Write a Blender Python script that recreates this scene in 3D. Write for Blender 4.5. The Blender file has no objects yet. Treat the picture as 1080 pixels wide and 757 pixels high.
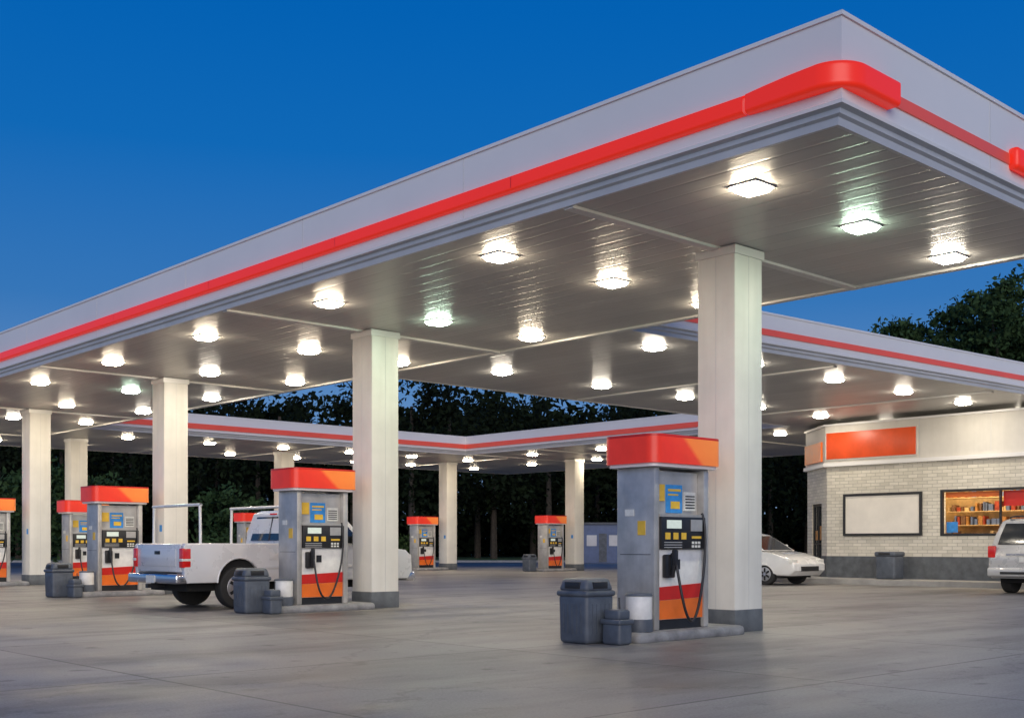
import bpy, bmesh, math, random
import numpy as np
from mathutils import Vector, Matrix
random.seed(7); rng = np.random.default_rng(7)
sc = bpy.context.scene
COL = sc.collection
sc.view_settings.view_transform = 'Standard'
sc.view_settings.look = 'None'
sc.view_settings.exposure = 0

# ------------------------------------------------------------------ materials
def nt(name):
    m = bpy.data.materials.new(name); m.use_nodes = True
    t = m.node_tree; b = t.nodes['Principled BSDF']
    return m, t, b
def N(t, typ, **kw):
    n = t.nodes.new(typ)
    for k, v in kw.items(): setattr(n, k, v)
    return n
def mth(t, op, a, b=None, c=None):
    n = N(t, 'ShaderNodeMath', operation=op)
    for i, v in enumerate((a, b, c)):
        if v is None: continue
        if isinstance(v, (int, float)): n.inputs[i].default_value = v
        else: t.links.new(v, n.inputs[i])
    return n.outputs[0]
def mixc(t, f, a, b, bt='MIX'):
    n = N(t, 'ShaderNodeMix', data_type='RGBA', blend_type=bt)
    for s, v in ((n.inputs[0], f), (n.inputs[6], a), (n.inputs[7], b)):
        if isinstance(v, (int, float)): s.default_value = v
        elif isinstance(v, tuple): s.default_value = (*v[:3], 1)
        else: t.links.new(v, s)
    return n.outputs[2]
def noise(t, vec, scale, detail=4, rough=.55):
    n = N(t, 'ShaderNodeTexNoise'); n.inputs['Scale'].default_value = scale
    n.inputs['Detail'].default_value = detail; n.inputs['Roughness'].default_value = rough
    if vec is not None: t.links.new(vec, n.inputs['Vector'])
    return n.outputs['Fac']
def ramp(t, f, stops):
    r = N(t, 'ShaderNodeValToRGB'); e = r.color_ramp.elements
    e[0].position, e[0].color = stops[0][0], (*stops[0][1], 1)
    e[1].position, e[1].color = stops[-1][0], (*stops[-1][1], 1)
    for p, c in stops[1:-1]:
        x = e.new(p); x.color = (*c, 1)
    t.links.new(f, r.inputs[0]); return r.outputs[0]
def g(v): return (v, v, v)
def mat(name, col, rough=.5, metal=0., var=.12, scale=3., emis=0., ecol=None, bump=0., bscale=60., coat=0., spec=.5, streak=0.):
    m, t, b = nt(name)
    tc = N(t, 'ShaderNodeTexCoord').outputs['Object']
    n = noise(t, tc, scale, 4, .6)
    lo = tuple(c*(1-var) for c in col); hi = tuple(min(1, c*(1+var)) for c in col)
    c = ramp(t, n, [(.3, lo), (.7, hi)])
    if streak:   # vertical rain / dirt runs
        mp = N(t, 'ShaderNodeMapping'); mp.inputs['Scale'].default_value = (6, 6, .5); t.links.new(tc, mp.inputs['Vector'])
        c = mixc(t, streak, c, ramp(t, noise(t, mp.outputs[0], 1., 4, .6), [(.3, (.6, .57, .52)), (.6, g(1))]), 'MULTIPLY')
    t.links.new(c, b.inputs['Base Color'])
    rr = mth(t, 'MULTIPLY_ADD', n, .25, rough-.12)
    t.links.new(rr, b.inputs['Roughness'])
    b.inputs['Metallic'].default_value = metal
    b.inputs['Specular IOR Level'].default_value = spec
    b.inputs['Coat Weight'].default_value = coat
    b.inputs['Coat Roughness'].default_value = .05
    if emis:
        b.inputs['Emission Color'].default_value = (*(ecol or col), 1)
        b.inputs['Emission Strength'].default_value = emis
        m.cycles.emission_sampling = 'NONE'
    if bump:
        bn = N(t, 'ShaderNodeBump'); bn.inputs['Strength'].default_value = bump
        bn.inputs['Distance'].default_value = .02
        t.links.new(noise(t, tc, bscale, 3), bn.inputs['Height'])
        t.links.new(bn.outputs[0], b.inputs['Normal'])
    return m

def m_ground():
    m, t, b = nt('concrete_lot')
    tc = N(t, 'ShaderNodeTexCoord').outputs['Object']
    big = noise(t, tc, .16, 4, .6); mid = noise(t, tc, .9, 6, .68); fine = noise(t, tc, 45, 3, .7)
    c = ramp(t, big, [(.3, (.215, .208, .20)), (.7, (.39, .372, .345))])
    c = mixc(t, .8, c, ramp(t, mid, [(.25, g(.4)), (.5, g(.85)), (.75, g(1.15))]), 'MULTIPLY')
    c = mixc(t, .6, c, ramp(t, fine, [(.3, g(.5)), (.7, g(1.3))]), 'MULTIPLY')
    br = N(t, 'ShaderNodeTexBrick'); t.links.new(tc, br.inputs['Vector'])
    br.offset = 0; br.squash = 1
    for k, v in (('Scale', 1), ('Brick Width', 4.03), ('Row Height', 4.03), ('Mortar Size', .018), ('Mortar Smooth', .3), ('Bias', 0)):
        br.inputs[k].default_value = v
    br.inputs['Color1'].default_value = (.84, .84, .85, 1); br.inputs['Color2'].default_value = (1.1, 1.09, 1.07, 1)
    br.inputs['Mortar'].default_value = (.28, .27, .26, 1)
    c = mixc(t, .9, c, br.outputs['Color'], 'MULTIPLY')
    wn = N(t, 'ShaderNodeTexNoise'); wn.inputs['Scale'].default_value = 1.6; wn.inputs['Detail'].default_value = 7; wn.inputs['Roughness'].default_value = .7
    t.links.new(tc, wn.inputs['Vector'])
    va = N(t, 'ShaderNodeVectorMath', operation='MULTIPLY_ADD')
    t.links.new(wn.outputs['Color'], va.inputs[0]); va.inputs[1].default_value = (1.2, 1.2, 0); t.links.new(tc, va.inputs[2])
    vo = N(t, 'ShaderNodeTexVoronoi', feature='DISTANCE_TO_EDGE'); vo.inputs['Scale'].default_value = .13
    t.links.new(va.outputs[0], vo.inputs['Vector'])
    cr = ramp(t, vo.outputs['Distance'], [(0, g(.3)), (.002, g(.5)), (.004, g(1))])
    c = mixc(t, .5, c, cr, 'MULTIPLY')
    mp = N(t, 'ShaderNodeMapping'); mp.inputs['Scale'].default_value = (.14, .7, 1); t.links.new(tc, mp.inputs['Vector'])
    st = noise(t, mp.outputs[0], 1.2, 6, .62)
    c = mixc(t, .85, c, ramp(t, st, [(.36, g(.45)), (.55, g(1))]), 'MULTIPLY')
    sp = noise(t, tc, 2.6, 2, .4)
    c = mixc(t, .75, c, ramp(t, sp, [(.25, g(.3)), (.34, g(1))]), 'MULTIPLY')
    sp2 = noise(t, tc, 9, 2, .4)
    c = mixc(t, .6, c, ramp(t, sp2, [(.24, g(.35)), (.31, g(1))]), 'MULTIPLY')
    t.links.new(c, b.inputs['Base Color'])
    t.links.new(mth(t, 'MULTIPLY_ADD', mid, .55, .20), b.inputs['Roughness'])
    b.inputs['Specular IOR Level'].default_value = .5
    bn = N(t, 'ShaderNodeBump'); bn.inputs['Strength'].default_value = .4; bn.inputs['Distance'].default_value = .01
    t.links.new(mth(t, 'ADD', fine, mth(t, 'MULTIPLY', br.outputs['Fac'], -1.5)), bn.inputs['Height'])
    t.links.new(bn.outputs[0], b.inputs['Normal'])
    return m

def m_soffit():
    m, t, b = nt('soffit_metal')
    geo = N(t, 'ShaderNodeNewGeometry').outputs['Position']
    sx = N(t, 'ShaderNodeSeparateXYZ'); t.links.new(geo, sx.inputs[0])
    d = mth(t, 'DIVIDE', mth(t, 'ADD', sx.outputs[0], 100), .305)
    fr = mth(t, 'FRACT', d); idx = mth(t, 'FLOOR', d)
    wn = N(t, 'ShaderNodeTexWhiteNoise', noise_dimensions='1D'); t.links.new(idx, wn.inputs['W'])
    seam = mth(t, 'LESS_THAN', fr, .035)
    n1 = noise(t, geo, .8, 5, .6)
    c = ramp(t, n1, [(.3, (.46, .445, .42)), (.7, (.55, .535, .51))])
    c = mixc(t, .5, c, ramp(t, wn.outputs['Value'], [(0, g(.82)), (1, g(1.04))]), 'MULTIPLY')
    c = mixc(t, mth(t, 'MULTIPLY', seam, .4), c, g(.15))
    t.links.new(c, b.inputs['Base Color'])
    b.inputs['Metallic'].default_value = .2
    t.links.new(mth(t, 'MULTIPLY_ADD', n1, .2, .30), b.inputs['Roughness'])
    bn = N(t, 'ShaderNodeBump'); bn.inputs['Strength'].default_value = .4; bn.inputs['Distance'].default_value = .008
    h = mth(t, 'PINGPONG', fr, .5)
    h = mth(t, 'MINIMUM', mth(t, 'MULTIPLY', h, 9), 1)
    mp = N(t, 'ShaderNodeMapping'); mp.inputs['Scale'].default_value = (4, .35, 1); t.links.new(geo, mp.inputs['Vector'])
    h = mth(t, 'ADD', h, mth(t, 'MULTIPLY', noise(t, mp.outputs[0], 1.5, 3), 1.2))
    t.links.new(h, bn.inputs['Height']); t.links.new(bn.outputs[0], b.inputs['Normal'])
    return m

def m_brick():
    m, t, b = nt('painted_brick')
    tc = N(t, 'ShaderNodeTexCoord').outputs['Object']
    sx = N(t, 'ShaderNodeSeparateXYZ'); t.links.new(tc, sx.inputs[0])
    cb = N(t, 'ShaderNodeCombineXYZ')
    t.links.new(mth(t, 'ADD', sx.outputs[1], sx.outputs[0]), cb.inputs[0]); t.links.new(sx.outputs[2], cb.inputs[1])
    br = N(t, 'ShaderNodeTexBrick'); t.links.new(cb.outputs[0], br.inputs['Vector'])
    for k, v in (('Scale', 1), ('Brick Width', .3), ('Row Height', .1), ('Mortar Size', .007), ('Mortar Smooth', .2)):
        br.inputs[k].default_value = v
    br.inputs['Color1'].default_value = (.76, .71, .60, 1); br.inputs['Color2'].default_value = (.62, .58, .48, 1)
    br.inputs['Mortar'].default_value = (.45, .42, .36, 1)
    c = mixc(t, .5, br.outputs['Color'], ramp(t, noise(t, tc, 1.5, 5), [(.3, g(.8)), (.7, g(1.1))]), 'MULTIPLY')
    t.links.new(c, b.inputs['Base Color']); b.inputs['Roughness'].default_value = .7
    bn = N(t, 'ShaderNodeBump'); bn.inputs['Strength'].default_value = .8; bn.inputs['Distance'].default_value = .01; bn.invert = True
    t.links.new(br.outputs['Fac'], bn.inputs['Height']); t.links.new(bn.outputs[0], b.inputs['Normal'])
    return m

def m_leaf(name, lo, hi):
    m, t, b = nt(name)
    geo = N(t, 'ShaderNodeNewGeometry')
    n = noise(t, geo.outputs['Position'], .35, 3, .6)
    c = ramp(t, n, [(.3, lo), (.7, hi)])
    c = mixc(t, .6, c, ramp(t, geo.outputs['Random Per Island'], [(0, g(.5)), (1, g(1.3))]), 'MULTIPLY')
    t.links.new(c, b.inputs['Base Color']); b.inputs['Roughness'].default_value = .85
    b.inputs['Specular IOR Level'].default_value = .1
    return m

def m_topper():
    m, t, b = nt('topper_sign')
    tc = N(t, 'ShaderNodeTexCoord').outputs['Object']
    sx = N(t, 'ShaderNodeSeparateXYZ'); t.links.new(tc, sx.inputs[0])
    v = mth(t, 'ADD', mth(t, 'MULTIPLY', sx.outputs[0], .8), mth(t, 'MULTIPLY', sx.outputs[2], .9))
    c = ramp(t, mth(t, 'ADD', v, -1.76), [(0, (.74, .035, .015)), (.28, (.78, .05, .018)), (.36, (.86, .20, .035)), (1, (.9, .26, .05))])
    c = mixc(t, .3, c, ramp(t, noise(t, tc, 5, 4), [(.3, g(.75)), (.7, g(1.1))]), 'MULTIPLY')
    t.links.new(c, b.inputs['Base Color']); t.links.new(c, b.inputs['Emission Color'])
    b.inputs['Emission Strength'].default_value = .22; b.inputs['Roughness'].default_value = .35
    m.cycles.emission_sampling = 'NONE'
    return m

M = dict(
    ground=m_ground(), soffit=m_soffit(), brick=m_brick(), topper=m_topper(),
    white=mat('white_panel', (.80, .785, .765), .38, .0, .04, .35),
    column=mat('column_paint', (.72, .70, .64), .42, .0, .07, 1.3, bump=.05, bscale=8, streak=.14),
    trim=mat('trim_metal', (.58, .575, .57), .42, .15, .1, 1.0),
    rib=mat('rib_metal', (.66, .65, .62), .4, .2, .08, 1.0),
    colbase=mat('column_base_paint', (.11, .12, .13), .6, 0, .3, 4),
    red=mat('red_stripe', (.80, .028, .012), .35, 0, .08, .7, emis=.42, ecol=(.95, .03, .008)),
    redflat=mat('red_band', (.74, .09, .06), .4, 0, .08, 1., emis=.15, ecol=(.9, .12, .07)),
    redpaint=mat('red_paint', (.62, .02, .012), .35, 0, .1, 3),
    orange=mat('orange_paint', (.85, .17, .02), .35, 0, .1, 3),
    roof=mat('roof_membrane', (.25, .25, .25), .9),
    steel=mat('brushed_steel', (.50, .485, .46), .38, .4, .2, 3, streak=.3),
    black=mat('black_plastic', (.018, .018, .02), .4, 0, .2, 5),
    rubber=mat('tyre_rubber', (.02, .02, .02), .8, 0, .2, 12),
    bin=mat('bin_plastic', (.085, .10, .125), .5, 0, .25, 5, bump=.15, bscale=30),
    bucket=mat('bucket_plastic', (.76, .75, .72), .45, 0, .12, 6),
    curb=mat('island_concrete', (.24, .24, .245), .75, 0, .3, 5, bump=.3, bscale=40),
    walk=mat('sidewalk_concrete', (.36, .35, .33), .8, 0, .2, 2, bump=.2, bscale=40),
    yellow=mat('yellow_label', (.80, .50, .05), .4, 0, .1, 8),
    blue=mat('blue_sign', (.03, .18, .45), .35, 0, .3, 9, emis=.2, ecol=(.05, .3, .7)),
    screen=mat('pump_screen', (.5, .56, .5), .2, 0, .1, 20, emis=.35, ecol=(.8, .9, .8)),
    carwhite=mat('white_car_paint', (.74, .74, .72), .25, 0, .04, 2, coat=.8),
    truckpaint=mat('silver_white_paint', (.70, .70, .70), .28, .1, .05, 2, coat=.7),
    suvpaint=mat('pearl_paint', (.54, .54, .53), .28, .2, .05, 2, coat=.7),
    glass=mat('tinted_glass', (.02, .025, .03), .12, 0, .1, 2, coat=.5, spec=.8),
    chrome=mat('chrome', (.7, .7, .72), .22, .95, .08, 4),
    under=mat('underbody', (.012, .012, .012), .9),
    tail=mat('tail_lamp', (.55, .01, .008), .2, 0, .1, 8, emis=.12, coat=.6),
    plate=mat('number_plate', (.7, .7, .65), .4, 0, .1, 20),
    rim=mat('wheel_rim', (.45, .45, .46), .35, .8, .1, 6),
    stucco=mat('parapet_stucco', (.68, .65, .59), .6, 0, .07, 1.5, bump=.1, bscale=50, streak=.12),
    signred=mat('store_sign_red', (.66, .075, .015), .4, 0, .15, 2, emis=.12, ecol=(.85, .10, .01)),
    panelwhite=mat('white_board', (.80, .75, .66), .5, 0, .06, 2),
    frame=mat('window_frame', (.03, .03, .032), .4, .3, .1, 5),
    inside=mat('store_interior', (.60, .40, .18), .7, 0, .35, 3),
    goods1=mat('goods_amber', (.45, .20, .05), .5, 0, .4, 9),
    goods2=mat('goods_brown', (.20, .10, .05), .5, 0, .4, 9),
    goods3=mat('goods_rust', (.35, .05, .02), .5, 0, .4, 9),
    bark=mat('bark', (.05, .04, .03), .9, 0, .4, 6, bump=.6, bscale=20),
    leaf=m_leaf('foliage', (.022, .048, .018), (.06, .105, .04)),
    leafd=m_leaf('dark_foliage', (.005, .008, .004), (.014, .024, .010)),
    grass=mat('grass_blades', (.04, .10, .02), .9, 0, .5, .8),
    siding=mat('shed_siding', (.13, .17, .28), .6, 0, .15, 2),
)
def m_glow(name, c, s):
    m, t, b = nt(name); b.inputs['Base Color'].default_value = (.8, .8, .8, 1)
    tc = N(t, 'ShaderNodeTexCoord').outputs['Object']
    cc = ramp(t, noise(t, tc, 12, 1), [(.3, tuple(x*.92 for x in c)), (.7, c)])
    t.links.new(cc, b.inputs['Emission Color']); b.inputs['Emission Strength'].default_value = s
    m.cycles.emission_sampling = 'FRONT'
    return m
LENS = 128
M['lens'] = m_glow('lamp_lens_warm', (1, .84, .62), LENS)
M['lensg'] = m_glow('lamp_lens_greenish', (.72, 1, .76), LENS*.72)
M['lensw'] = m_glow('lamp_lens_white', (1, .90, .74), LENS)

# ------------------------------------------------------------------ mesh helpers
def link(ob, parent=None):
    COL.objects.link(ob)
    if parent is not None: ob.parent = parent
    return ob
def empty(name, loc=(0, 0, 0), rz=0):
    e = bpy.data.objects.new(name, None); e.empty_display_size = .3
    e.location = loc; e.rotation_euler = (0, 0, rz); return link(e)
def finish(bm, name, mt, parent, smooth=False, loc=None, ang=35):
    bmesh.ops.recalc_face_normals(bm, faces=bm.faces)
    me = bpy.data.meshes.new(name); bm.to_mesh(me); bm.free()
    for mm in (mt if isinstance(mt, (list, tuple)) else [mt]): me.materials.append(M[mm] if isinstance(mm, str) else mm)
    if smooth:
        for p in me.polygons: p.use_smooth = True
    ob = bpy.data.objects.new(name, me)
    if loc: ob.location = loc
    link(ob, parent)
    if smooth == 'auto':
        try: me.set_sharp_from_angle(angle=math.radians(ang))
        except Exception: pass
    return ob
def boxbm(bm, x0, x1, y0, y1, z0, z1, mi=0):
    vs = [bm.verts.new(p) for p in ((x0,y0,z0),(x1,y0,z0),(x1,y1,z0),(x0,y1,z0),(x0,y0,z1),(x1,y0,z1),(x1,y1,z1),(x0,y1,z1))]
    for f in ((0,3,2,1),(4,5,6,7),(0,1,5,4),(1,2,6,5),(2,3,7,6),(3,0,4,7)):
        bm.faces.new([vs[i] for i in f]).material_index = mi
    return vs
def box(name, x0, x1, y0, y1, z0, z1, mt, parent=None, bev=0., seg=2, vertical_only=False):
    bm = bmesh.new(); boxbm(bm, x0, x1, y0, y1, z0, z1)
    if bev:
        ed = [e for e in bm.edges if not vertical_only or abs(e.verts[0].co.z-e.verts[1].co.z) > 1e-5]
        bmesh.ops.bevel(bm, geom=ed, offset=bev, segments=seg, affect='EDGES', profile=.5, clamp_overlap=True)
    return finish(bm, name, mt, parent, 'auto' if bev else False)
def boxes(name, lst, mt, parent=None):
    bm = bmesh.new()
    for b in lst: boxbm(bm, *b)
    return finish(bm, name, mt, parent)
def cyl(name, p0, p1, r0, r1, mt, parent=None, seg=24, bev=0.):
    bm = bmesh.new(); a = Vector(p0); b = Vector(p1); d = b-a
    q = d.to_track_quat('Z', 'Y').to_matrix().to_4x4()
    bmesh.ops.create_cone(bm, cap_ends=True, segments=seg, radius1=r0, radius2=r1, depth=d.length,
                          matrix=Matrix.Translation((a+b)/2) @ q)
    if bev:
        ed = [e for e in bm.edges if len(e.link_faces) == 2 and max(len(f.verts) for f in e.link_faces) > 4]
        bmesh.ops.bevel(bm, geom=ed, offset=bev, segments=3, affect='EDGES', profile=.5)
    return finish(bm, name, mt, parent, 'auto')
def prof(name, pts, y0, y1, mt, parent=None, bev=0., yf=None, seg=3):
    """side profile (x,z) extruded across y; yf(x,z) scales the half width"""
    bm = bmesh.new(); c = (y0+y1)/2
    def Y(y, x, z): return c+(y-c)*(yf(x, z) if yf else 1)
    A = [bm.verts.new((x, Y(y0, x, z), z)) for x, z in pts]; B = [bm.verts.new((x, Y(y1, x, z), z)) for x, z in pts]
    n = len(pts); bm.faces.new(A); bm.faces.new(B[::-1])
    for i in range(n):
        j = (i+1) % n
        bm.faces.new((A[i], B[i], B[j], A[j]))
    if bev:
        bm.edges.ensure_lookup_table()
        sa, sb = set(A), set(B)
        ed = [e for e in bm.edges if (e.verts[0] in sa and e.verts[1] in sa) or (e.verts[0] in sb and e.verts[1] in sb)]
        bmesh.ops.bevel(bm, geom=ed, offset=bev, segments=seg, affect='EDGES', profile=.5, clamp_overlap=True)
    return finish(bm, name, mt, parent, 'auto')
def tube(name, pts, r, mt, parent=None):
    cu = bpy.data.curves.new(name, 'CURVE'); cu.dimensions = '3D'; cu.bevel_depth = r; cu.bevel_resolution = 3
    s = cu.splines.new('NURBS'); s.points.add(len(pts)-1)
    for i, p in enumerate(pts): s.points[i].co = (*p, 1)
    s.use_endpoint_u = True; s.order_u = 3; s.resolution_u = 8
    cu.materials.append(M[mt]); return link(bpy.data.objects.new(name, cu), parent)
def dup(root, loc, rz=0):
    r = bpy.data.objects.new(root.name.split('.')[0], None); r.empty_display_size = .3
    r.location = loc; r.rotation_euler = (0, 0, rz); link(r)
    for c in root.children:
        k = bpy.data.objects.new(c.name.split('.')[0], c.data)
        k.location = c.location; k.rotation_euler = c.rotation_euler; link(k, r)
    return r
def sweep(name, path, profile, closed, mt, parent, mis=None, smooth=False, caps=False):
    bm = bmesh.new(); n = len(path); rings = []
    P = [Vector(p) for p in path]
    for i in range(n):
        ds = []
        if closed or i > 0: ds.append((P[i]-P[i-1]).normalized())
        if closed or i < n-1: ds.append((P[(i+1) % n]-P[i]).normalized())
        ns = [Vector((d.y, -d.x)) for d in ds]
        m = sum(ns, Vector((0, 0))); m.normalize(); m = m/max(.3, m.dot(ns[0]))
        pr = profile(i) if callable(profile) else profile
        rings.append([bm.verts.new((P[i].x+m.x*o, P[i].y+m.y*o, z)) for o, z in pr])
    for i in range(n if closed else n-1):
        a, b = rings[i], rings[(i+1) % n]
        for k in range(len(a)-1):
            f = bm.faces.new((a[k], a[k+1], b[k+1], b[k]))
            if mis: f.material_index = mis[k]
    if caps: bm.faces.new(rings[0]); bm.faces.new(rings[-1])
    return finish(bm, name, mt, parent, smooth, None, 50)

# ------------------------------------------------------------------ camera (frame: x across canopy, y along it)
ANG = math.radians(42.78)
CAM = Vector((-12.47, -9.24, 1.125)); F = Vector((math.sin(ANG), math.cos(ANG), 0)); R = Vector((math.cos(ANG), -math.sin(ANG), 0))
cd = bpy.data.cameras.new('camera'); cam = link(bpy.data.objects.new('camera', cd))
cam.location = CAM; cam.rotation_euler = (math.pi/2, 0, -ANG)
cd.sensor_width = 36; cd.lens = 36*1218/1080; cd.shift_y = .182; cd.clip_end = 3000; cd.clip_start = .1
sc.camera = cam

# ------------------------------------------------------------------ sky
w = bpy.data.worlds.new('World'); sc.world = w; w.use_nodes = True; t = w.node_tree
bg = t.nodes['Background']
sky = N(t, 'ShaderNodeTexSky', sky_type='NISHITA'); sky.sun_disc = False
sky.sun_elevation = math.radians(1.5); sky.sun_rotation = math.radians(218); sky.ozone_density = 4
tc = N(t, 'ShaderNodeTexCoord').outputs['Generated']; sx = N(t, 'ShaderNodeSeparateXYZ'); t.links.new(tc, sx.inputs[0])
grad = ramp(t, sx.outputs[2], [(0, (.24, .36, .55)), (.10, (.12, .26, .52)), (.20, (.035, .175, .47)), (.32, (.004, .135, .46)), (.42, (.0, .115, .44)), (1, (.001, .05, .23))])
nz = mixc(t, 1., sky.outputs[0], g(.008), 'MULTIPLY')
t.links.new(mixc(t, 1., grad, nz, 'ADD'), bg.inputs[0]); bg.inputs[1].default_value = 1.0

sd = bpy.data.lights.new('twilight_glow', 'SUN'); sd.energy = 2.1; sd.angle = math.radians(50); sd.color = (1, .91, .83)
so = link(bpy.data.objects.new('twilight_glow', sd))
so.rotation_euler = Vector((.62, .78, -.17)).to_track_quat('-Z', 'Y').to_euler()

# ------------------------------------------------------------------ ground
box('ground', -600, 600, -600, 600, -.5, 0, 'ground')
bm = bmesh.new()
c0 = CAM+F*78
vs = [bm.verts.new((p.x, p.y, .06)) for p in (c0-R*140, c0+R*140, c0+R*140+F*160, c0-R*140+F*160)]
bm.faces.new(vs); finish(bm, 'lawn', 'grass', None)
bm = bmesh.new()
q = [c0-R*140-F*.3, c0+R*140-F*.3, c0+R*140, c0-R*140]
lo = [bm.verts.new((p.x, p.y, 0)) for p in q]; hi = [bm.verts.new((p.x, p.y, .13)) for p in q]
bm.faces.new(hi)
for i in range(4): bm.faces.new((lo[i], lo[(i+1) % 4], hi[(i+1) % 4], hi[i]))
finish(bm, 'kerb', 'walk', None)

# ------------------------------------------------------------------ canopy
can = empty('gas_station_canopy')
def deck(name, pts, zt):
    bm = bmesh.new()
    a = [bm.verts.new((x, y, 5.0)) for x, y in pts]; b = [bm.verts.new((x, y, zt)) for x, y in pts]
    f = bm.faces.new(a); f.material_index = 0
    f = bm.faces.new(b); f.material_index = 1
    for i in range(len(a)):
        j = (i+1) % len(a); bm.faces.new((a[i], a[j], b[j], b[i])).material_index = 1
    finish(bm, name, ['soffit', 'roof'], can)
XL, XR, Y0, Y1 = -3.06, 3.12, -3.48, 37.
deck('soffit_long', [(XL, Y0), (XR, Y0), (XR, Y1), (XL, Y1)], 5.62)
deck('soffit_link', [(XR, 4.55), (30, 2.6), (30, 12.2), (XR, 12.2)], 5.60)
deck('soffit_back', [(XR, 28.3), (30, 28.3), (30, Y1), (XR, Y1)], 5.60)
deck('soffit_side', [(19.6, 12.2), (30, 12.2), (30, 28.3), (19.6, 28.3)], 5.60)
def fprof(top): return [(-.03, 5.01), (-.03, 4.985), (.012, 4.985), (.02, 5.055), (.055, 5.075), (.06, 5.12), (.115, 5.14), (.12, 5.175), (.105, 5.187), (.105, top-.04), (.125, top-.04), (.125, top), (-.06, top), (-.06, 5.55)]
FM = [1]*6+[0]*7
pA = [(XL, Y1), (XL, Y0), (XR, Y0), (XR, 4.55)]
pB = [(XR, 4.55), (30, 2.6), (30, Y1), (XL, Y1)]
pC = [(XR, 28.3), (19.6, 28.3), (19.6, 12.2), (XR, 12.2)]
sweep('fascia_long', pA, fprof(5.97), False, ['white', 'trim'], can, FM)
sweep('fascia_link', pB, fprof(5.76), False, ['white', 'trim'], can, FM)
sweep('fascia_courtyard', pC, fprof(5.76), True, ['white', 'trim'], can, FM)
def bull(z0, z1, out, base=.10, n=14):
    zc = (z0+z1)/2; h = (z1-z0)/2
    return [(base, z0)]+[(base+out*min(1, 1.35*math.sin(math.pi*i/n)**.7), zc-h*math.cos(math.pi*i/n)) for i in range(1, n)]+[(base, z1)]
sweep('red_stripe_long', [(XL, Y1), (XL, -2.55)], bull(5.30, 5.49, .08), False, 'red', can, None, 'auto')
rc = .10; NA = 12
arc = [(XL, -2.58), (XL, -2.80), (XL, -3.1), (XL, Y0+rc)]+[(XL+rc-rc*math.cos(a), Y0+rc-rc*math.sin(a)) for a in [math.pi/2*i/NA for i in range(1, NA+1)]]+[(XL+.45, Y0), (XL+.70, Y0)]
def cprof(i):   # the wrap swells gradually out of the straight stripe
    k = min(1, i/2.5)
    z0 = 5.295-.02*k; z1 = 5.495+.02*k; base = .115+.075*k
    return [(-.06, z0)]+bull(z0, z1, .07-.015*k, base)+[(-.06, z1)]
sweep('red_corner_piece', arc, cprof, False, 'red', can, None, 'auto', True)
sweep('red_band_front', [(XL+.6, Y0), (XR, Y0), (XR, 4.5)], [(.10, 5.34), (.125, 5.34), (.125, 5.455), (.10, 5.455)], False, 'redflat', can)
box('red_front_piece', .25, 1.6, Y0-.22, Y0-.09, 5.28, 5.53, 'red', can, .05, 3)
sweep('red_band_link', [(XR+.1, 4.55-.007), (30, 2.6), (30, Y1)], [(.10, 5.30), (.135, 5.30), (.135, 5.42), (.10, 5.42)], False, 'redflat', can)
sweep('red_band_courtyard', pC, [(.10, 5.24), (.15, 5.24), (.15, 5.42), (.10, 5.42)], True, 'redflat', can)
jl = []
y = 1.7
while y < 36:
    jl.append((XL-.1085, XL-.10, y, y+.006, 5.19, 5.93)); y += 3.66
for x in (-.2, 2.2): jl.append((x, x+.006, Y0-.1085, Y0-.10, 5.19, 5.93))
boxes('panel_joints', jl, 'trim', can)
jl = []
for yy in np.arange(.75, 36, 3.66): jl.append((XL-.1815, XL-.16, yy, yy+.012, 5.33, 5.46))
boxes('stripe_joints', jl, 'redpaint', can)
COLY = [0, 7.9, 16.0, 24.3, 32.3]
rl = [(XL+.02, XR, y-.07, y+.07, 4.965, 5.015) for y in COLY]
rl += [(XR-.12, XR, Y0+.02, -.07, 4.97, 5.015)]+[(XR-.12, XR, COLY[i]+.07, COLY[i+1]-.07, 4.97, 5.015) for i in range(4)]
rl += [(x-.07, x+.07, 4.8-(x-3.12)*.0728, 12.0, 4.97, 5.015) for x in (9.6, 16.1, 22.6)]
rl += [(x-.07, x+.07, 28.5, Y1, 4.97, 5.015) for x in (8.6, 13.1, 17.6, 22.2)]
rl += [(19.8, 30, y-.07, y+.07, 4.97, 5.015) for y in (16, 20, 24.2, 28)]
boxes('soffit_ribs', rl, 'rib', can)

# light fixtures
def fixture_mesh(key):
    bm = bmesh.new()
    boxbm(bm, -.19, .19, -.19, .19, -.018, .01, 0)
    a = [bm.verts.new(p) for p in ((-.165,-.165,-.0185),(.165,-.165,-.0185),(.165,.165,-.0185),(-.165,.165,-.0185))]
    b = [bm.verts.new(p) for p in ((-.13,-.13,-.065),(.13,-.13,-.065),(.13,.13,-.065),(-.13,.13,-.065))]
    for i in range(4): bm.faces.new((a[i], b[i], b[(i+1) % 4], a[(i+1) % 4])).material_index = 1
    bm.faces.new(b[::-1]).material_index = 1
    bm.normal_update()
    for f in bm.faces:
        if f.material_index == 1:
            c = f.calc_center_median()
            out = Vector((c.x, c.y, -.05 if abs(c.x)+abs(c.y) > .01 else -1))
            if f.normal.dot(out) < 0: f.normal_flip()
    me = bpy.data.meshes.new('canopy_light'); bm.to_mesh(me); bm.free()
    for k in ('rib', key): me.materials.append(M[k])
    return me
FX = {k: fixture_mesh(k) for k in ('lens', 'lensg', 'lensw')}
def fixture(x, y, k='lens'):
    o = bpy.data.objects.new('canopy_light', FX[k]); o.location = (x, y, 5.0); link(o)
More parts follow.
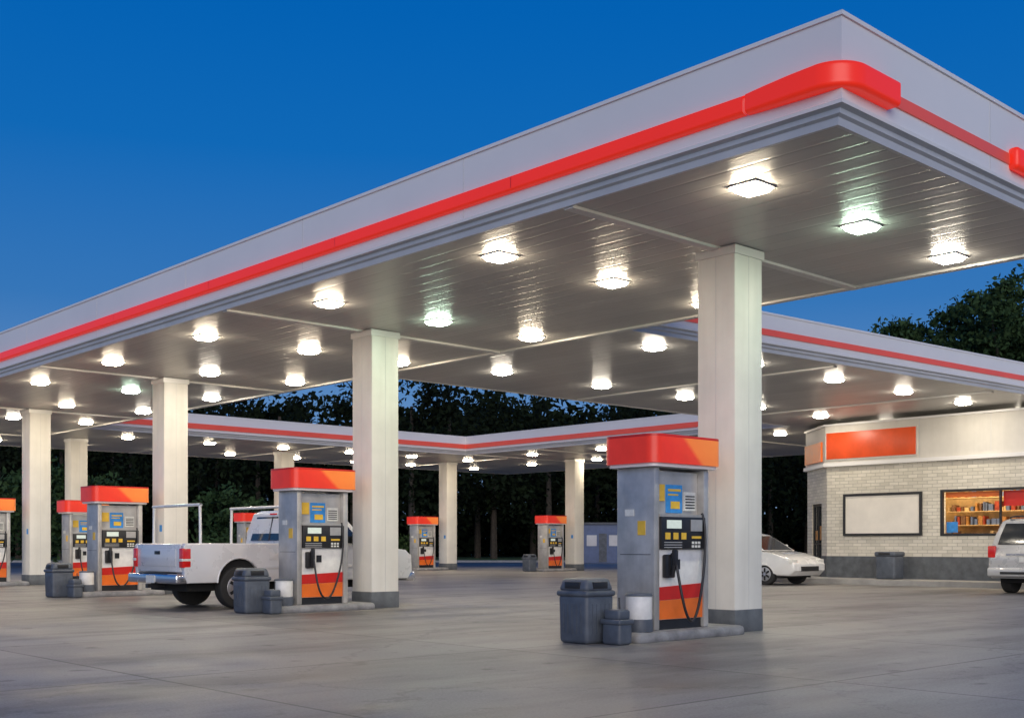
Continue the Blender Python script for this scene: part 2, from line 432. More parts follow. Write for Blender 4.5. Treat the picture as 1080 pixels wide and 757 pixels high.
for r in range(10):
    y = -1.84+4.05*r
    for ci, x in enumerate((-2.1, .14, 2.36)):
        k = 'lens' if random.random() < .6 else 'lensw'
        if (r, ci) in ((0, 1), (2, 1), (5, 1)): k = 'lensg'
        fixture(x, y, k)
for x in (4.85, 8.1, 11.3, 14.5, 17.7, 21.5, 25.5):
    for y in (5.4, 9.8): fixture(x, y, 'lensw')
for x in (5.5, 8.7, 11.9, 15.1, 18.3, 21.5, 25.5):
    for y in (30.4, 34.6): fixture(x, y)
for x in (21.5, 25.5):
    for y in (13.8, 18, 22.2, 26.2): fixture(x, y)

# columns
def column(x, y, wd=.6):
    r = empty('canopy_column', (x, y, 0)); h = wd/2
    box('shaft', -h, h, -h, h, .001, 5.0-.02, 'column', r, .018, 2, True)
    b = .012
    box('base_band', -h-b, h+b, -h-b, h+b, .0, .30, 'colbase', r, .02, 2)
    boxes('cladding_seams', [(-h-.003, -h+.01, -.003, .003, .3, 4.9), (-.003, .003, -h-.003, -h+.01, .3, 4.9)], 'trim', r)
    box('cap_trim', -h-.02, h+.02, -h-.02, h+.02, 4.88, 4.99, 'rib', r)
    if y > 10: box('notice_sticker', -h-.004, -h+.01, -.2, -.08, 1.45, 1.60, 'blue', r)
    return r
for y in COLY: column(0, y)
for x, y in ((4.4, 32.3), (13.1, 32.3), (21.9, 32.3), (24.9, 27.0), (27, 12.0)): column(x, y)
for x, y in ((21.3, 8.9), (20.6, 4.9)):
    r = empty('roof_post', (x, y, 4.4)); box('post', -.15, .15, -.15, .15, 0, .6, 'column', r, .01); box('foot_plate', -.22, .22, -.22, .22, -.02, .02, 'trim', r)

# ------------------------------------------------------------------ pump island, pump, bins
def island(x, y, x0=-2.42, x1=-.36):
    box('pump_island', x+x0, x+x1, y-.52, y+.52, -.02, .12, 'curb', None, .06, 3)
def build_pump():
    r = empty('gas_pump', (0, 0, 0))
    z = .121
    box('base_plinth', -.46, .46, -.25, .25, z, .24, 'black', r)
    box('pillar_left', -.52, -.42, -.30, .30, z, 2.06, 'steel', r, .02, 2)
    box('pillar_right', .42, .52, -.30, .30, z, 2.06, 'steel', r, .02, 2)
    box('cabinet', -.418, .418, -.27, .27, .24, 1.08, 'bucket', r, .008)
    for s in (-1, 1):
        y0, y1 = sorted((s*.2715, s*.279))
        prof('orange_panel', [(-.415, .245), (.415, .245), (.415, .49), (-.415, .47)], y0, y1, 'orange', r)
        prof('red_panel', [(-.415, .4725), (.415, .4925), (.415, .665), (-.415, .63)], y0, y1, 'redpaint', r)
        a, b = sorted((s*.27, s*.33))
        box('pump_head', -.418, .418, a, b, 1.085, 1.47, 'black', r, .012)
        a, b = sorted((s*.3305, s*.337))
        box('display', -.33, -.06, a, b, 1.33, 1.43, 'screen', r)
        box('card_reader', .12, .34, a, b, 1.30, 1.44, 'steel', r)
        boxes('grade_buttons', [(-.36+i*.15, -.27+i*.15, a, b+.006 if s > 0 else b, 1.20, 1.28) for i in range(3)]+[(.14, .32, a, b, 1.21, 1.24)], 'yellow', r)
        boxes('keypad', [(.14+.06*i, .18+.06*i, a, b, 1.10+.045*j, 1.13+.045*j) for i in range(3) for j in range(2)], 'plate', r)
        boxes('fine_print', [(-.38, -.05, a, b, 1.10+.03*i, 1.108+.03*i) for i in range(3)], 'trim', r)
        a, b = sorted((s*.20, s*.215))
        box('advert_blue', -.20, .10, a, b, 1.52, 1.86, 'blue', r)
        box('advert_yellow', -.40, -.23, a, b, 1.66, 1.86, 'yellow', r)
        box('advert_white', .14, .36, a, b, 1.55, 1.78, 'plate', r)
        a, b = sorted((s*.2155, s*.219))
        boxes('advert_print', [(-.17, .07, a, b, 1.78, 1.81), (-.17, .02, a, b, 1.73, 1.75), (-.12, .05, a, b, 1.57, 1.66)], 'yellow', r)
        boxes('advert_text', [(.16, .34, a, b, 1.72-.035*i, 1.735-.035*i) for i in range(5)], 'frame', r)
        a, b = sorted((s*.28, s*.36))
        box('nozzle_boot', -.36, -.20, a, b, .74, 1.02, 'black', r, .02)
        tube('nozzle', [(-.28, s*.37, 1.03), (-.28, s*.42, .98), (-.28, s*.40, .86), (-.27, s*.36, .76)], .028, 'black', r)
        box('nozzle_grip', -.305, -.255, *sorted((s*.38, s*.45)), .88, 1.08, 'black', r, .015)
        box('holster_mark', -.12, -.02, *sorted((s*.2715, s*.282)), .84, .96, 'black', r)
        tube('hose', [(-.28, s*.43, .93), (-.27, s*.50, .55), (-.18, s*.52, .26), (.0, s*.47, .20), (.18, s*.42, .42), (.36, s*.36, .9), (.385, s*.35, 1.4), (.38, s*.30, 1.52)], .017, 'black', r)
    box('display_core', -.415, .415, -.20, .20, 1.47, 2.02, 'steel', r)
    box('shelf', -.43, .43, -.31, .31, 1.47, 1.50, 'steel', r)
    for i, x in enumerate((-.526, .512)):
        box('side_notice', x, x+.014, -.16, -.04, 1.25, 1.42, 'yellow' if i == 0 else 'plate', r)
        box('side_label', x, x+.014, .02, .16, 1.48, 1.56, 'plate', r)
        box('service_door_gap', x+.003, x+.011, -.24, .24, 1.015, 1.022, 'black', r)
    box('topper_base', -.62, .62, -.38, .38, 2.06, 2.10, 'white', r, .10, 4, True)
    box('topper_sign', -.66, .66, -.42, .42, 2.101, 2.41, 'topper', r, .15, 6, True)
    box('topper_cap', -.66, .66, -.42, .42, 2.411, 2.44, 'redpaint', r, .15, 6, True)
    return r
pump = build_pump(); pump.location = (-1.46, -.08, 0)
def build_bins():
    r = empty('trash_can', (0, 0, 0))
    def frust(name, x, y, w0, d0, w1, d1, z0, z1, mt, bev):
        bm = bmesh.new(); vs = boxbm(bm, x-w0, x+w0, y-d0, y+d0, z0, z1)
        for v in vs[4:]:
            v.co.x = x+(w1 if v.co.x > x else -w1); v.co.y = y+(d1 if v.co.y > y else -d1)
        bmesh.ops.bevel(bm, geom=bm.edges[:], offset=bev, segments=3, affect='EDGES', profile=.5)
        return finish(bm, name, mt, r, 'auto')
    frust('body', 0, 0, .225, .225, .235, .235, 0.0, .56, 'bin', .05)
    frust('lid_rim', 0, 0, .25, .25, .25, .25, .54, .61, 'bin', .03)
    frust('lid', 0, 0, .24, .24, .20, .20, .60, .75, 'bin', .05)
    boxes('panel_ribs', [(-.238, -.215, -.14+.07*i, -.125+.07*i, .12, .46) for i in range(5)]+[(-.14+.07*i, -.125+.07*i, -.238, -.215, .12, .46) for i in range(5)], 'bin', r)
    box('waste_flap', -.12, .12, -.236, -.20, .63, .71, 'black', r, .008)
    box('waste_flap_side', -.236, -.20, -.12, .12, .63, .71, 'black', r, .008)
    return r
bins = build_bins(); bins.location = (-2.72, .03, 0)
def build_sq():
    r = empty('windshield_washer_bin', (0, 0, 0))
    box('tub', -.115, .115, -.14, .14, 0, .26, 'bin', r, .04, 3)
    box('tub_rim', -.13, .13, -.155, .155, .23, .29, 'bin', r, .02, 3)
    box('towel_box', -.10, .10, -.12, .12, .28, .40, 'bin', r, .03, 3)
    tube('squeegee', [(.05, 0, .36), (.06, .02, .47), (.07, .03, .53)], .01, 'black', r)
    return r
sq = build_sq(); sq.location = (-2.66, -.40, 0)
def build_bucket():
    r = empty('white_bollard', (0, 0, .118))
    cyl('drum', (0, 0, .12), (0, 0, .42), .155, .155, 'bucket', r, 28, .012)
    cyl('base_ring', (0, 0, 0), (0, 0, .15), .165, .165, 'bin', r, 28, .008)
    cyl('lid', (0, 0, .42), (0, 0, .45), .165, .15, 'bin', r, 28, .006)
    return r
bk = build_bucket(); bk.location = (-2.19, -.32, .118)
island(0, 0)
for i, yy in enumerate((7.9, 16.0, 24.3)):
    island(0, yy)
    dup(pump, (-1.36, yy-.05, 0)); dup(bins, (-2.55-.04*i, yy+.02*i, 0), .06*(i-1)); dup(bk, (-2.1, yy-.28, .118)); dup(sq, (-2.44, yy-.48, 0), .15*i)
island(0, 24.3, .36, 2.4); dup(pump, (1.36, 24.3, 0))
for x, y in ((21.9, 32.3), (24.9, 27.0), (13.1, 32.3)):
    island(x, y)
    dup(pump, (x-1.5, y, 0))
    dup(bins, (x-2.8, y, 0))

# ------------------------------------------------------------------ vehicles (local +x is the front)
def arch(cx, r, zb, n=14):
    return [(cx-r*math.cos(math.pi*i/n), zb+(r*1.0)*math.sin(math.pi*i/n)) for i in range(n+1)]
def wheel(r, cx, y, rad, wd, spokes=6):
    s = 1 if y > 0 else -1
    cyl('tyre', (cx, y-s*wd, rad), (cx, y, rad), rad, rad, 'rubber', r, 32, .03)
    cyl('rim', (cx, y-s*wd*.5, rad), (cx, y+s*.004, rad), rad*.64, rad*.64, 'rim', r, 28, .01)
    bm = bmesh.new()
    for k in range(spokes):
        a = 2*math.pi*(k+.5)/spokes
        vs = boxbm(bm, rad*.18, rad*.55, -.012, .012, 0, .01)
        M4 = Matrix.Translation((cx, y+s*.005, rad)) @ Matrix.Rotation(math.pi/2*(-s), 4, 'X') @ Matrix.Rotation(a, 4, 'Z') @ Matrix.Scale(2.2, 4, (0, 1, 0))
        bmesh.ops.transform(bm, matrix=M4, verts=vs)
    finish(bm, 'rim_slots', 'under', r)
    cyl('hub', (cx, y, rad), (cx, y+s*.02, rad), rad*.16, rad*.13, 'chrome', r, 16)

def truck(loc, rz=0):
    r = empty('pickup_truck', loc, rz); W = .97; zb = .47
    RW, FW, A = -1.62, 1.42, .44
    def bot(x0, x1): return [(x0, zb)]+arch(RW, A, zb)+arch(FW, A, zb)+[(x1, zb)]
    side = bot(-2.62, 2.15)+[(2.26, .62), (2.24, .92), (2.1, 1.04), (1.2, 1.12), (.95, 1.14), (-.47, 1.14), (-.48, 1.165), (-2.66, 1.165), (-2.70, 1.12), (-2.68, .6)]
    for s in (-1, 1):
        a, b = sorted((s*(W-.12), s*W)); prof('side_panel', side, a, b, 'truckpaint', r, .035)
    hull = bot(-2.55, 2.1)+[(2.22, .65), (2.20, .93), (2.08, 1.05), (1.2, 1.15), (.95, 1.15), (-.45, 1.15), (-.45, .76), (-2.6, .76)]
    prof('hull', hull, -W+.125, W-.125, 'truckpaint', r, .0)
    box('tailgate', -2.70, -2.62, -W+.13, W-.13, .66, 1.15, 'truckpaint', r, .02)
    box('tailgate_inset', -2.712, -2.70, -W+.28, W-.28, .76, 1.06, 'truckpaint', r, .005)
    box('tailgate_handle', -2.725, -2.711, -.10, .10, .97, 1.03, 'black', r, .005)
    box('rear_bumper', -2.84, -2.60, -W+.02, W-.02, .46, .63, 'chrome', r, .04, 3)
    box('bumper_step', -2.82, -2.62, -.55, .55, .632, .645, 'black', r)
    box('number_plate', -2.855, -2.842, -.16, .16, .47, .60, 'plate', r)
    box('hitch', -2.92, -2.6, -.04, .04, .38, .45, 'black', r)
    for s in (-1, 1):
        box('tail_lamp', -2.725, -2.56, *sorted((s*(W-.14), s*(W+.004))), .74, 1.08, 'tail', r, .02)
        box('reverse_lamp', -2.732, -2.56, *sorted((s*(W-.13), s*(W+.006))), .85, .90, 'plate', r, .01)
        for cx in (RW, FW):
            pts = [(cx-(A+.0)*math.cos(math.pi*i/12), s*(W+.004), zb+(A+.0)*math.sin(math.pi*i/12)) for i in range(13)]
            tube('arch_lip', pts, .014, 'truckpaint', r)
    box('chassis', -2.5, 2.0, -.7, .7, .32, .60, 'under', r)
    box('wheel_wells', -2.2, 1.95, -W+.10, W-.10, .50, .95, 'under', r)
    def yc(x, z): return 1-.17*max(0, (z-1.12)/.62)
    cabp = [(-.44, 1.12), (-.42, 1.4), (-.34, 1.74), (-.2, 1.80), (.45, 1.81), (.68, 1.76), (1.25, 1.13)]
    prof('cab', cabp, -W+.03, W-.03, 'truckpaint', r, .05, yc)
    prof('side_glass', [(-.28, 1.17), (-.26, 1.66), (.50, 1.69), (.62, 1.66), (1.0, 1.24), (1.0, 1.17)], -W+.022, W-.022, 'glass', r, 0, yc)
    prof('door_pillar', [(.28, 1.15), (.28, 1.70), (.34, 1.70), (.34, 1.15)], -W+.015, W-.015, 'truckpaint', r, 0, yc)
    prof('rear_glass', [(-.452, 1.22), (-.355, 1.68), (-.30, 1.68), (-.39, 1.22)], -.70, .70, 'glass', r, 0, yc)
    prof('rear_glass_bar', [(-.458, 1.22), (-.361, 1.68), (-.34, 1.68), (-.43, 1.22)], -.02, .02, 'black', r)
    box('third_brake_lamp', -.36, -.30, -.12, .12, 1.715, 1.745, 'tail', r, .005)
    prof('windscreen', [(.76, 1.70), (1.26, 1.17), (1.20, 1.15), (.70, 1.68)], -.80, .80, 'glass', r, 0, yc)
    for s in (-1, 1):
        box('mirror', .78, .92, *sorted((s*(W+.0), s*(W+.22))), 1.14, 1.36, 'black', r, .03, 3)
        box('door_handle', -.12, .04, *sorted((s*W, s*(W+.025))), .98, 1.01, 'black', r, .008)
        boxes('door_gap', [(-.36, -.35, *sorted((s*(W-.01), s*(W+.002))), .52, 1.13), (.93, .94, *sorted((s*(W-.01), s*(W+.002))), .92, 1.12), (-.47, -.455, *sorted((s*(W-.01), s*(W+.003))), .5, 1.16)], 'under', r)
        box('side_molding', -1.1, .9, *sorted((s*W, s*(W+.015))), .70, .75, 'trim', r, .005)
        box('head_lamp', 2.10, 2.255, *sorted((s*.62, s*(W-.02))), .78, .95, 'plate', r, .02)
        box('fuel_door', -1.02, -.86, *sorted((s*W, s*(W+.004))), .86, 1.0, 'truckpaint', r, .002)
    box('grille', 2.20, 2.272, -.58, .58, .70, .95, 'black', r, .02)
    box('front_bumper', 2.15, 2.38, -W+.03, W-.03, .42, .62, 'chrome', r, .05, 3)
    for cx in (RW, FW):
        for s in (-1, 1): wheel(r, cx, s*(W-.02), .375, .24)
    for x in (-2.35, -.75):
        for s in (-1, 1): tube('rack_post', [(x, s*(W-.07), 1.16), (x, s*(W-.07), 1.5), (x, s*(W-.09), 1.84)], .026, 'carwhite', r)
        tube('rack_bar', [(x, -W+.05, 1.84), (x, 0, 1.84), (x, W-.05, 1.84)], .028, 'carwhite', r)
    return r
truck((-.42, 10.15, 0))

def sedan(loc, rz):
    r = empty('parked_sedan', loc, rz); W = .90; zb = .27; A = .36; RW, FW = -1.32, 1.34
    def yf(x, z): return (1-.05*max(0, (abs(x)-1.5)/.8)**1.5*2)*(1-.06*abs(z-.62)/.4)
    body = [(-2.15, zb)]+arch(RW, A, zb)+arch(FW, A, zb)+[(2.12, zb), (2.28, .42), (2.27, .60), (2.12, .76), (1.6, .90), (1.0, .99), (.2, 1.02), (-1.0, 1.04), (-1.7, 1.07), (-2.12, 1.03), (-2.24, .90), (-2.26, .5)]
    prof('body', body, -W, W, 'carwhite', r, .06, yf, 4)
    def yc(x, z): return 1-.24*max(0, (z-.98)/.5)
    prof('greenhouse', [(-1.85, 1.02), (-1.5, 1.20), (-1.0, 1.43), (-.4, 1.52), (.15, 1.51), (.5, 1.43), (1.25, .97)], -W+.05, W-.05, 'carwhite', r, .05, yc)
    prof('side_glass_rear', [(-1.38, 1.10), (-1.0, 1.36), (-.38, 1.455), (-.33, 1.455), (-.33, 1.07), (-1.38, 1.07)], -W+.042, W-.042, 'glass', r, 0, yc)
    prof('side_glass_front', [(-.25, 1.07), (-.25, 1.455), (.13, 1.445), (.42, 1.38), (.92, 1.07)], -W+.042, W-.042, 'glass', r, 0, yc)
    prof('windscreen', [(.58, 1.405), (1.22, 1.005), (1.18, .98), (.54, 1.38)], -.70, .70, 'glass', r, 0, yc)
    prof('rear_glass', [(-1.08, 1.41), (-1.55, 1.195), (-1.50, 1.18), (-1.04, 1.38)], -.66, .66, 'glass', r, 0, yc)
    box('wheel_wells', -1.8, 1.8, -W+.12, W-.12, .2, .72, 'under', r)
    for s in (-1, 1):
        box('tail_lamp', -2.27, -2.0, *sorted((s*.52, s*.80)), .78, .92, 'tail', r, .03)
        box('head_lamp', 1.95, 2.22, *sorted((s*.52, s*.82)), .60, .74, 'plate', r, .03)
        box('mirror', .72, .88, *sorted((s*.86, s*1.02)), 1.02, 1.16, 'carwhite', r, .03)
        boxes('door_gap', [(x, x+.012, *sorted((s*(W-.06), s*(W-.012))), .38, .98) for x in (-.95, -.30, .85)], 'under', r)
        for cx in (RW, FW): wheel(r, cx, s*(W-.05), .315, .2)
    box('number_plate', -2.285, -2.25, -.2, .2, .62, .74, 'plate', r)
    box('bumper_grille', 2.2, 2.285, -.45, .45, .40, .54, 'black', r, .01)
    return r
sedan((16.0, 11.35, 0), math.radians(-90))

def suv(loc, rz):
    r = empty('parked_suv', loc, rz); W = .94; zb = .36; A = .40; RW, FW = -1.35, 1.4
    body = [(-2.15, zb)]+arch(RW, A, zb)+arch(FW, A, zb)+[(2.15, zb), (2.3, .55), (2.28, .85), (2.1, .98), (1.2, 1.08), (-.5, 1.10), (-2.2, 1.10), (-2.27, .9), (-2.27, .55)]
    prof('body', body, -W, W, 'suvpaint', r, .06, None, 4)
    def yc(x, z): return 1-.20*max(0, (z-1.08)/.67)
    prof('greenhouse', [(-2.22, 1.06), (-2.16, 1.35), (-1.98, 1.70), (-1.7, 1.76), (.1, 1.78), (.45, 1.70), (1.35, 1.06)], -W+.03, W-.03, 'suvpaint', r, .06, yc)
    prof('side_glass', [(-1.98, 1.16), (-1.82, 1.60), (-1.5, 1.64), (.1, 1.65), (.36, 1.60), (.98, 1.14)], -W+.022, W-.022, 'glass', r, 0, yc)
    prof('pillars', [(-1.12, 1.12), (-1.08, 1.67), (-1.0, 1.67), (-1.04, 1.12)], -W+.015, W-.015, 'suvpaint', r, 0, yc)
    prof('pillar_mid', [(-.14, 1.12), (-.14, 1.67), (-.07, 1.67), (-.07, 1.12)], -W+.015, W-.015, 'suvpaint', r, 0, yc)
    prof('rear_glass', [(-2.222, 1.15), (-2.17, 1.36), (-2.03, 1.64), (-1.95, 1.62), (-2.12, 1.15)], -.74, .74, 'glass', r, 0, yc)
    prof('windscreen', [(.52, 1.68), (1.36, 1.10), (1.30, 1.08), (.46, 1.66)], -.80, .80, 'glass', r, 0, yc)
    box('rear_bumper', -2.38, -2.15, -W+.02, W-.02, .40, .62, 'suvpaint', r, .05, 3)
    box('bumper_trim', -2.39, -2.37, -.6, .6, .46, .52, 'black', r)
    box('number_plate', -2.295, -2.27, -.2, .2, .74, .86, 'plate', r)
    box('garnish', -2.295, -2.27, -.5, .5, .89, .94, 'chrome', r)
    box('wheel_wells', -1.85, 1.9, -W+.12, W-.12, .25, .8, 'under', r)
    for s in (-1, 1):
        box('tail_lamp', -2.29, -2.12, *sorted((s*.76, s*(W+.003))), .84, 1.12, 'tail', r, .03)
        box('mirror', .80, .95, *sorted((s*.92, s*1.12)), 1.10, 1.28, 'black', r, .03)
        box('head_lamp', 2.12, 2.29, *sorted((s*.6, s*.9)), .72, .88, 'plate', r, .03)
        tube('roof_rail', [(-1.7, s*.66, 1.78), (-1.5, s*.66, 1.83), (0, s*.66, 1.84), (.1, s*.66, 1.79)], .02, 'black', r)
        for cx in (RW, FW): wheel(r, cx, s*(W-.03), .36, .24)
    return r
suv((16.45, 2.15, 0), 0)

# ------------------------------------------------------------------ store
st = empty('convenience_store')
SX = 19.0
def chamf(name, d, z0, z1, mt, off=0.0, y_end=-14):
    k = d
    pts = [(SX-k, y_end), (SX-k, 10.4+k*.4), (20.4-k*.4, 12.0+k), (29.5, 12.0+k), (29.5, y_end)]
    bm = bmesh.new(); a = [bm.verts.new((x, y, z0)) for x, y in pts]; b = [bm.verts.new((x, y, z1)) for x, y in pts]
    bm.faces.new(a); bm.faces.new(b)
    for i in range(5): bm.faces.new((a[i], a[(i+1) % 5], b[(i+1) % 5], b[i]))
    return finish(bm, name, mt, st)
bm = bmesh.new()
pts = [(17.5, -14), (17.5, 11.0), (19.6, 13.6), (31, 13.6), (31, -14)]
a = [bm.verts.new((x, y, -.02)) for x, y in pts]; b = [bm.verts.new((x, y, .15)) for x, y in pts]
bm.faces.new(b)
for i in range(5): bm.faces.new((a[i], a[(i+1) % 5], b[(i+1) % 5], b[i]))
finish(bm, 'sidewalk', 'walk', None)
T = .30
wy0, wy1, wz0, wz1 = 2.6, 6.7, 1.40, 2.72
boxes('front_wall', [(SX, SX+T, wy1, 10.4, .8, 3.55), (SX, SX+T, wy0, wy1, .8, wz0), (SX, SX+T, wy0, wy1, wz1, 3.55), (SX, SX+T, -14, wy0, .8, 3.55)], 'brick', st)
prof('base_front', [(SX-.02, .14), (SX+T, .14), (SX+T, .8), (SX-.02, .8)], -14, 10.392, 'colbase', st)
ch0 = Vector((SX, 10.4, 0)); ch1 = Vector((20.4, 12.0, 0)); L = (ch1-ch0).length; cang = math.atan2(1.6, 1.4)
def chp(name, lst, mt):   # chamfer-wall frame: local +y points outward
    b_ = bmesh.new()
    for q_ in lst: boxbm(b_, *q_)
    o = finish(b_, name, mt, st); o.location = ch0; o.rotation_euler = (0, 0, cang)
chp('chamfer_wall', ((0, .55, -T, 0, .8, 3.55), (1.6, L, -T, 0, .8, 3.55), (.55, 1.6, -T, 0, 2.45, 3.55)), 'brick')
chp('base_chamfer', ((0.0, .55, -T, .02, .14, .8), (1.6, L, -T, .02, .14, .8)), 'colbase')
chp('door_frame', ((.55, .62, -.12, -.04, .15, 2.45), (1.53, 1.6, -.12, -.04, .15, 2.45), (.62, 1.53, -.12, -.04, 2.37, 2.45), (.62, 1.53, -.12, -.04, .15, .35), (.62, 1.53, -.12, -.04, 1.15, 1.20), (1.05, 1.09, -.12, -.04, .35, 1.15), (1.05, 1.09, -.12, -.04, 1.2, 2.37)), 'frame')
chp('door_glass', ((.62, 1.53, -.10, -.08, .2, 2.4),), 'glass')
chp('door_poster', ((.68, .98, -.078, -.07, 1.3, 1.75), (1.15, 1.45, -.078, -.07, 1.3, 1.6)), 'goods1')
boxes('rear_walls', [(20.4, 29.5, 11.7, 12.0, .14, 3.55), (29.2, 29.5, -14, 11.7, .14, 3.55), (19.3, 29.2, -14, -13.7, .14, 3.54)], 'brick', st)
chamf('cornice', .12, 3.55, 3.66, 'white')
chamf('parapet', .05, 3.66, 4.80, 'stucco')
chamf('parapet_coping', .10, 4.80, 4.86, 'white')
boxes('parapet_joints', [(SX-.053, SX-.049, y, y+.015, 3.67, 4.79) for y in (7.3, 5.2, 3.0, .6)], 'trim', st)
box('store_sign', SX-.12, SX-.1005, 7.4, 10.35, 3.78, 4.58, 'signred', st, .003)
box('store_sign_frame', SX-.10, SX-.0505, 7.36, 10.39, 3.74, 4.62, 'stucco', st)
chp('side_sign', ((.25, L-.1, .06, .12, 3.74, 4.35),), 'orange')
boxes('board_frame', [(SX-.07, SX-.001, 7.25, 9.8, 2.62, 2.69), (SX-.07, SX-.001, 7.25, 9.8, 1.42, 1.49), (SX-.07, SX-.001, 7.25, 7.32, 1.49, 2.62), (SX-.07, SX-.001, 9.73, 9.8, 1.49, 2.62)], 'frame', st)
box('white_board', SX-.035, SX-.002, 7.32, 9.73, 1.49, 2.62, 'panelwhite', st)
boxes('window_frame', [(SX-.02, SX+.08, wy0, wy1, wz0, wz0+.07), (SX-.02, SX+.08, wy0, wy1, wz1-.07, wz1), (SX-.02, SX+.08, wy1-.07, wy1, wz0+.07, wz1-.07), (SX-.02, SX+.08, 4.95, 4.99, wz0+.07, wz1-.07), (SX-.02, SX+.08, 3.7, 3.76, wz0+.07, wz1-.07), (SX-.02, SX+.08, wy0, wy0+.07, wz0+.07, wz1-.07)], 'frame', st)
boxes('interior', [(SX+T+1.6, SX+T+1.65, 1.5, 8, .2, 3.4), (SX+T, SX+T+1.6, 1.5, 1.55, .2, 3.4), (SX+T, SX+T+1.6, 7.95, 8, .2, 3.4), (SX+T, SX+T+1.6, 1.55, 7.95, 3.2, 3.25)], 'inside', st)
boxes('window_banner_red', [(SX+.12, SX+.14, 3.8, 4.93, 2.22, 2.64)], 'redpaint', st)
boxes('window_banner_orange', [(SX+.12, SX+.14, 5.0, 6.6, 2.50, 2.64)], 'orange', st)
boxes('window_poster_blue', [(SX+.12, SX+.14, 6.25, 6.58, 1.5, 1.80)], 'blue', st)
kinds = {'goods1': [], 'goods2': [], 'goods3': [], 'siding': [], 'inside': []}
rows = []
for k in range(6):
    rows.append((SX+T+.9, SX+T+1.3, 2.2, 7.2, .5+.4*k, .53+.4*k))
    yy = 2.3
    while yy < 7.1:
        wq = random.uniform(.04, .14); kinds[random.choice(list(kinds))].append((SX+T+.92, SX+T+1.2, yy, yy+wq, .531+.4*k, .53+.4*k+random.uniform(.1, .28))); yy += wq+random.uniform(.005, .08)
boxes('shelves', rows, 'inside', st)
for kk, vv in kinds.items(): boxes('shelf_goods', vv, kk, st)
ld = bpy.data.lights.new('store_interior_lamp', 'AREA'); ld.shape = 'RECTANGLE'; ld.size = 1.0; ld.size_y = 5; ld.energy = 120; ld.color = (1, .82, .52)
lo_ = bpy.data.objects.new('store_interior_lamp', ld); link(lo_, st); lo_.location = (SX+T+.6, 4.8, 3.1)
r = empty('outdoor_bin', (18.4, 7.95, .15))
box('body', -.28, .28, -.30, .30, 0, .68, 'bin', r, .05, 3); box('lid', -.31, .31, -.33, .33, .66, .80, 'bin', r, .05, 3)
box('flap', -.318, -.30, -.18, .18, .70, .77, 'black', r)

# ------------------------------------------------------------------ far small building
sh = empty('storage_shed', tuple(CAM+F*76+R*5.9-Vector((0, 0, 1.125))), -ANG)
box('walls', -1.3, 1.3, -1, 1, 0, 2.5, 'siding', sh)
box('roof', -1.45, 1.45, -1.15, 1.15, 2.5, 2.62, 'colbase', sh)
boxes('windows', [(-1.05, -.4, -1.02, -.99, 1.1, 1.8), (.4, 1.05, -1.02, -.99, 1.1, 1.8)], 'trim', sh)
box('door', -.25, .25, -1.02, -.99, .05, 1.9, 'colbase', sh)

# ------------------------------------------------------------------ vegetation
def leaves(name, specs, mt, parent=None):
    V = []
    for (c, rad, nc, nl, size, cr) in specs:
        d = rng.normal(size=(nc, 3)); d /= np.linalg.norm(d, axis=1)[:, None]
        cc = np.array(c)+d*np.array(rad)*(rng.uniform(.25, 1, (nc, 1))**.5)
        crr = cr*rng.uniform(.5, 1.3, (nc, 1, 1))
        p = cc[:, None, :]+rng.normal(size=(nc, nl, 3))*crr*np.array([1, 1, .65])
        p = p.reshape(-1, 3); n = len(p)
        a = rng.normal(size=(n, 3)); a /= np.linalg.norm(a, axis=1)[:, None]
        b = np.cross(a, rng.normal(size=(n, 3))); b /= np.linalg.norm(b, axis=1)[:, None]
        s = size*rng.uniform(.5, 1.3, (n, 1))
        q = np.stack([p-a*s, p-b*s*.5, p+a*s, p+b*s*.5], 1); V.append(q.reshape(-1, 3))
    V = np.concatenate(V); n = len(V)//4
    V[:, 2] = np.maximum(V[:, 2], .07)
    me = bpy.data.meshes.new(name)
    me.vertices.add(len(V)); me.vertices.foreach_set('co', V.astype(np.float32).ravel())
    me.loops.add(n*4); me.loops.foreach_set('vertex_index', np.arange(n*4, dtype=np.int32))
    me.polygons.add(n); me.polygons.foreach_set('loop_start', np.arange(0, n*4, 4, dtype=np.int32))
    try: me.polygons.foreach_set('loop_total', np.full(n, 4, dtype=np.int32))
    except Exception: pass
    me.update(calc_edges=True); me.materials.append(M[mt])
    return link(bpy.data.objects.new(name, me), parent)
def at(px, D):
    p = CAM+F*D+R*((px-540)/1218*D); return p.x, p.y
specs = []; trunks = bmesh.new()
for i in range(60):
    px = -350+1750*(i+random.uniform(-.4, .4))/60
    D = random.uniform(86, 104)
    x, y = at(px, D); h = random.uniform(12, 17)
    specs.append(((x, y, h*.55), (3.7, 3.7, h*.42), 40, 52, .26, .8))
    bmesh.ops.create_cone(trunks, cap_ends=False, segments=7, radius1=.3, radius2=.12, depth=h*.7, matrix=Matrix.Translation((x, y, h*.35)))
for i in range(60):
    px = -380+1800*(i+random.uniform(-.4, .4))/60
    D = random.uniform(110, 122); x, y = at(px, D); h = random.uniform(15, 18.5)*(.86 if 560 < px < 620 else 1)
    specs.append(((x, y, h*.5), (4.5, 4.0, h*.46), 34, 40, .6, 1.1))
    specs.append(((x, y, 1.8), (5, 4.0, 2.2), 14, 40, .6, 1.1))
tl = leaves('tree_line', specs, 'leafd')
finish(trunks, 'trunks', 'bark', tl)
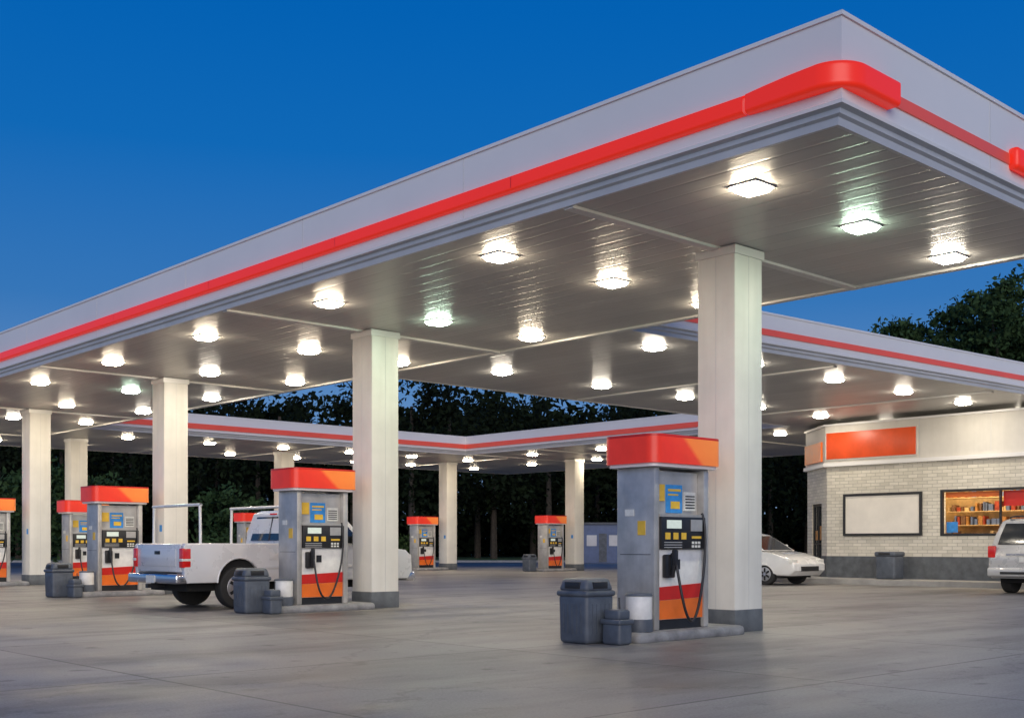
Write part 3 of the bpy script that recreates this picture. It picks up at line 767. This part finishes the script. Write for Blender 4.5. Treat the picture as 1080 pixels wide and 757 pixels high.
def tree(x, y, h, rad):
    r = empty('leafy_tree', (x, y, 0)); bm = bmesh.new()
    def limb(a, b, r0, r1):
        a, b = Vector(a), Vector(b); d = b-a
        bmesh.ops.create_cone(bm, cap_ends=True, segments=8, radius1=r0, radius2=r1, depth=d.length, matrix=Matrix.Translation((a+b)/2) @ d.to_track_quat('Z', 'Y').to_matrix().to_4x4())
    limb((0, 0, 0), (.1, 0, h*.4), .38, .25); limb((.1, 0, h*.4), (0, .2, h*.8), .25, .07)
    sp = []
    for k in range(9):
        a = k*2.4; zz = h*random.uniform(.3, .55); rr = rad*random.uniform(.45, .85)
        e = (math.cos(a)*rr, math.sin(a)*rr, zz+h*random.uniform(.12, .36))
        limb((.05, 0, zz), e, .14, .04)
        sp.append((e, (rad*.42, rad*.42, h*.12), 24, 80, .15, .36))
    sp.append(((0, 0, h*.84), (rad*.4, rad*.4, h*.14), 24, 80, .15, .36))
    sp.append(((0, 0, h*.52), (rad*.8, rad*.8, h*.28), 50, 50, .2, .5))
    finish(bm, 'trunk_and_limbs', 'bark', r); leaves('crown', sp, 'leaf', r)
for px, D, h, rad in ((955, 62, 13.4, 3.4), (1003, 60, 14.2, 3.7), (1062, 58, 15.0, 3.9), (1125, 60, 15.5, 4.2), (918, 70, 12.2, 3.0), (1195, 62, 15, 4)):
    x, y = at(px, D); tree(x, y, h, rad)
for px, D, h in ((-20, 62, 5.5), (45, 66, 6.5), (100, 70, 6), (245, 74, 5)):
    x, y = at(px, D); r = empty('large_shrub', (x, y, 0))
    cyl('stem', (0, 0, 0), (0, 0, h*.5), .12, .05, 'bark', r, 8)
    leaves('crown', [((0, 0, h*.5), (2.2, 2.2, h*.45), 40, 70, .2, .45)], 'leaf', r)
x, y = at(430, 60); r = empty('garden_bush', (x, y, 0)); cyl('stem', (0, 0, 0), (0, 0, .8), .06, .03, 'bark', r, 8)
leaves('crown', [((0, 0, .8), (1.0, 1.0, .7), 20, 60, .1, .22)], 'leaf', r)
print('done')
